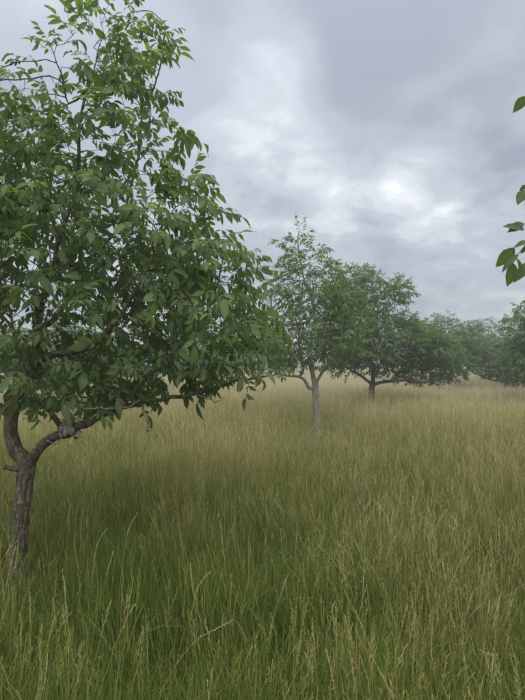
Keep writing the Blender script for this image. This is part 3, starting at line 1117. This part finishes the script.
ng.interface.new_socket('Geometry', in_out='OUTPUT', socket_type='NodeSocketGeometry')
gi = ng.nodes.new('NodeGroupInput'); go = ng.nodes.new('NodeGroupOutput')
iop = ng.nodes.new('GeometryNodeInstanceOnPoints')
ci = ng.nodes.new('GeometryNodeCollectionInfo')
ci.inputs['Collection'].default_value = PROTO
ci.inputs['Separate Children'].default_value = True
ci.inputs['Reset Children'].default_value = True
ng.links.new(gi.outputs[0], iop.inputs['Points'])
ng.links.new(ci.outputs[0], iop.inputs['Instance'])
iop.inputs['Pick Instance'].default_value = True


def named(nm, ty):
    q = ng.nodes.new('GeometryNodeInputNamedAttribute')
    q.data_type = ty
    q.inputs['Name'].default_value = nm
    return q.outputs[0]


ng.links.new(named('idx', 'INT'), iop.inputs['Instance Index'])
e2r = ng.nodes.new('FunctionNodeEulerToRotation')
ng.links.new(named('rot', 'FLOAT_VECTOR'), e2r.inputs[0])
ng.links.new(e2r.outputs[0], iop.inputs['Rotation'])
ng.links.new(named('scl', 'FLOAT_VECTOR'), iop.inputs['Scale'])
ng.links.new(iop.outputs[0], go.inputs[0])
md = grass.modifiers.new('strew', 'NODES')
md.node_group = ng

# ---- seed heads that stand out singly in the foreground
def single_stalk(bpx, hpx, hpy, Y, label, kind, seed, hl=.13, sag=.35):
    """stem from the ground under column bpx up to a head at pixel (hpx, hpy), Y metres ahead"""
    g = np.random.default_rng(seed)
    X = (bpx - 262.5) / FPX * Y
    base = np.array((X, Y, float(ground_z(X, Y))))
    tip = at(hpx, hpy, Y + g.uniform(-.06, .06)) - base
    mid1 = np.array((tip[0] * .12, tip[1] * .1, tip[2] * .5)); mid2 = np.array((tip[0] * .5, tip[1] * .45, tip[2] * (.82 + .16 * sag)))
    P, R = resample([np.zeros(3), mid1, mid2, tip], [.0016, .0014, .0011, .0007], .05)
    root = empty('grass_stalk', tuple(base), label, 'grass stalk', 'single pale grass stalks')
    V, Q, T = tube(P, R, 4)
    link('stem', mesh_np('stem', V, Q, T, {'hue': np.full(len(V), .66), 'tint': np.full(len(V), .5)}), M_GRASS, root)
    d = np.concatenate([[0], np.cumsum(np.linalg.norm(np.diff(P, axis=0), axis=1))])
    mb = MB()
    for q in range(34):
        u = q / 33
        l_ = d[-1] - hl * (1 - u)
        c_ = np.array([np.interp(l_, d, P[:, k]) for k in range(3)])
        ax = norm(np.array([np.interp(l_ + .01, d, P[:, k]) for k in range(3)]) - np.array([np.interp(l_ - .02, d, P[:, k]) for k in range(3)]))
        sp = {0: .4, 1: .25, 2: .7}[kind] * (1.1 - .6 * u) * g.uniform(.4, 1.2)
        v = norm(ax + sp * norm(g.normal(size=3)))
        ln = g.uniform(.012, .02); s_ = norm(np.cross(v, g.normal(size=3))); n_ = np.cross(s_, v) * .0012
        c2 = c_ + v * ln * .5
        mb.add([c_, c2 - s_ * .0016, c_ + v * ln, c2 + s_ * .0016, c2 + n_, c2 - n_], None, [[0, 1, 4], [1, 2, 4], [2, 3, 4], [3, 0, 4], [1, 0, 5], [2, 1, 5], [3, 2, 5], [0, 3, 5]], hue=.82, tint=g.random())
    link('seed_head', mb.mesh('seed_head'), M_GRASS, root)


for args in ((119, 138, 513, 2.75, 'pale grass stalk with head arching right, right of the big tree trunk', 1, 1),
             (90, 108, 528, 2.9, 'straight straw coloured grass stalk leaning between trunk and arching stalk', 1, 2),
             (68, 72, 504, 3.1, 'tall thin grass stalk nearest to the right of the big tree trunk', 0, 3),
             (150, 232, 617, 2.1, 'long bent grass stalk lying over to the right in the lower left grass', 2, 4, .16, .2),
             (186, 210, 570, 2.5, 'loose headed grass stalk bending right above the long lying stalk', 2, 5, .14, .4),
             (500, 478, 646, 2.0, 'curled pale grass stalk bending left at the lower right edge', 1, 6, .12, .9),
             (372, 360, 655, 1.95, 'upright pale seed head at the bottom, right of centre', 0, 7),
             (415, 404, 686, 1.8, 'short pale seed head cut off by the bottom edge, right of centre', 1, 8)):
    single_stalk(*args)

# ------------------------------------------------------------------ haze
HAZE = 0.0034  # added air volume, stands in for the lens veil over far trees
if HAZE > 0:
    hb = MB()
    x0, x1, y0, y1, z0, z1 = -400, 400, -400, 400, -2.0, 9.0
    hb.add([(x, y, z) for z in (z0, z1) for (x, y) in ((x0, y0), (x1, y0), (x1, y1), (x0, y1))],
           [[3, 2, 1, 0], [4, 5, 6, 7], [0, 1, 5, 4], [1, 2, 6, 5], [2, 3, 7, 6], [3, 0, 4, 7]])
    m, t = new_mat('veil_haze')
    pv = nd(t, 'ShaderNodeVolumePrincipled')
    pv.inputs['Color'].default_value = (.86, .92, 1.0, 1)
    pv.inputs['Density'].default_value = HAZE
    pv.inputs['Anisotropy'].default_value = .2
    o = nd(t, 'ShaderNodeOutputMaterial')
    t.links.new(pv.outputs[0], o.inputs['Volume'])
    V, Q, T, A = hb.arrays()
    link('haze', mesh_np('haze', V, Q, None, None, False), m, kind='stuff', label='thin haze added over the field as a pale veil on the far trees')
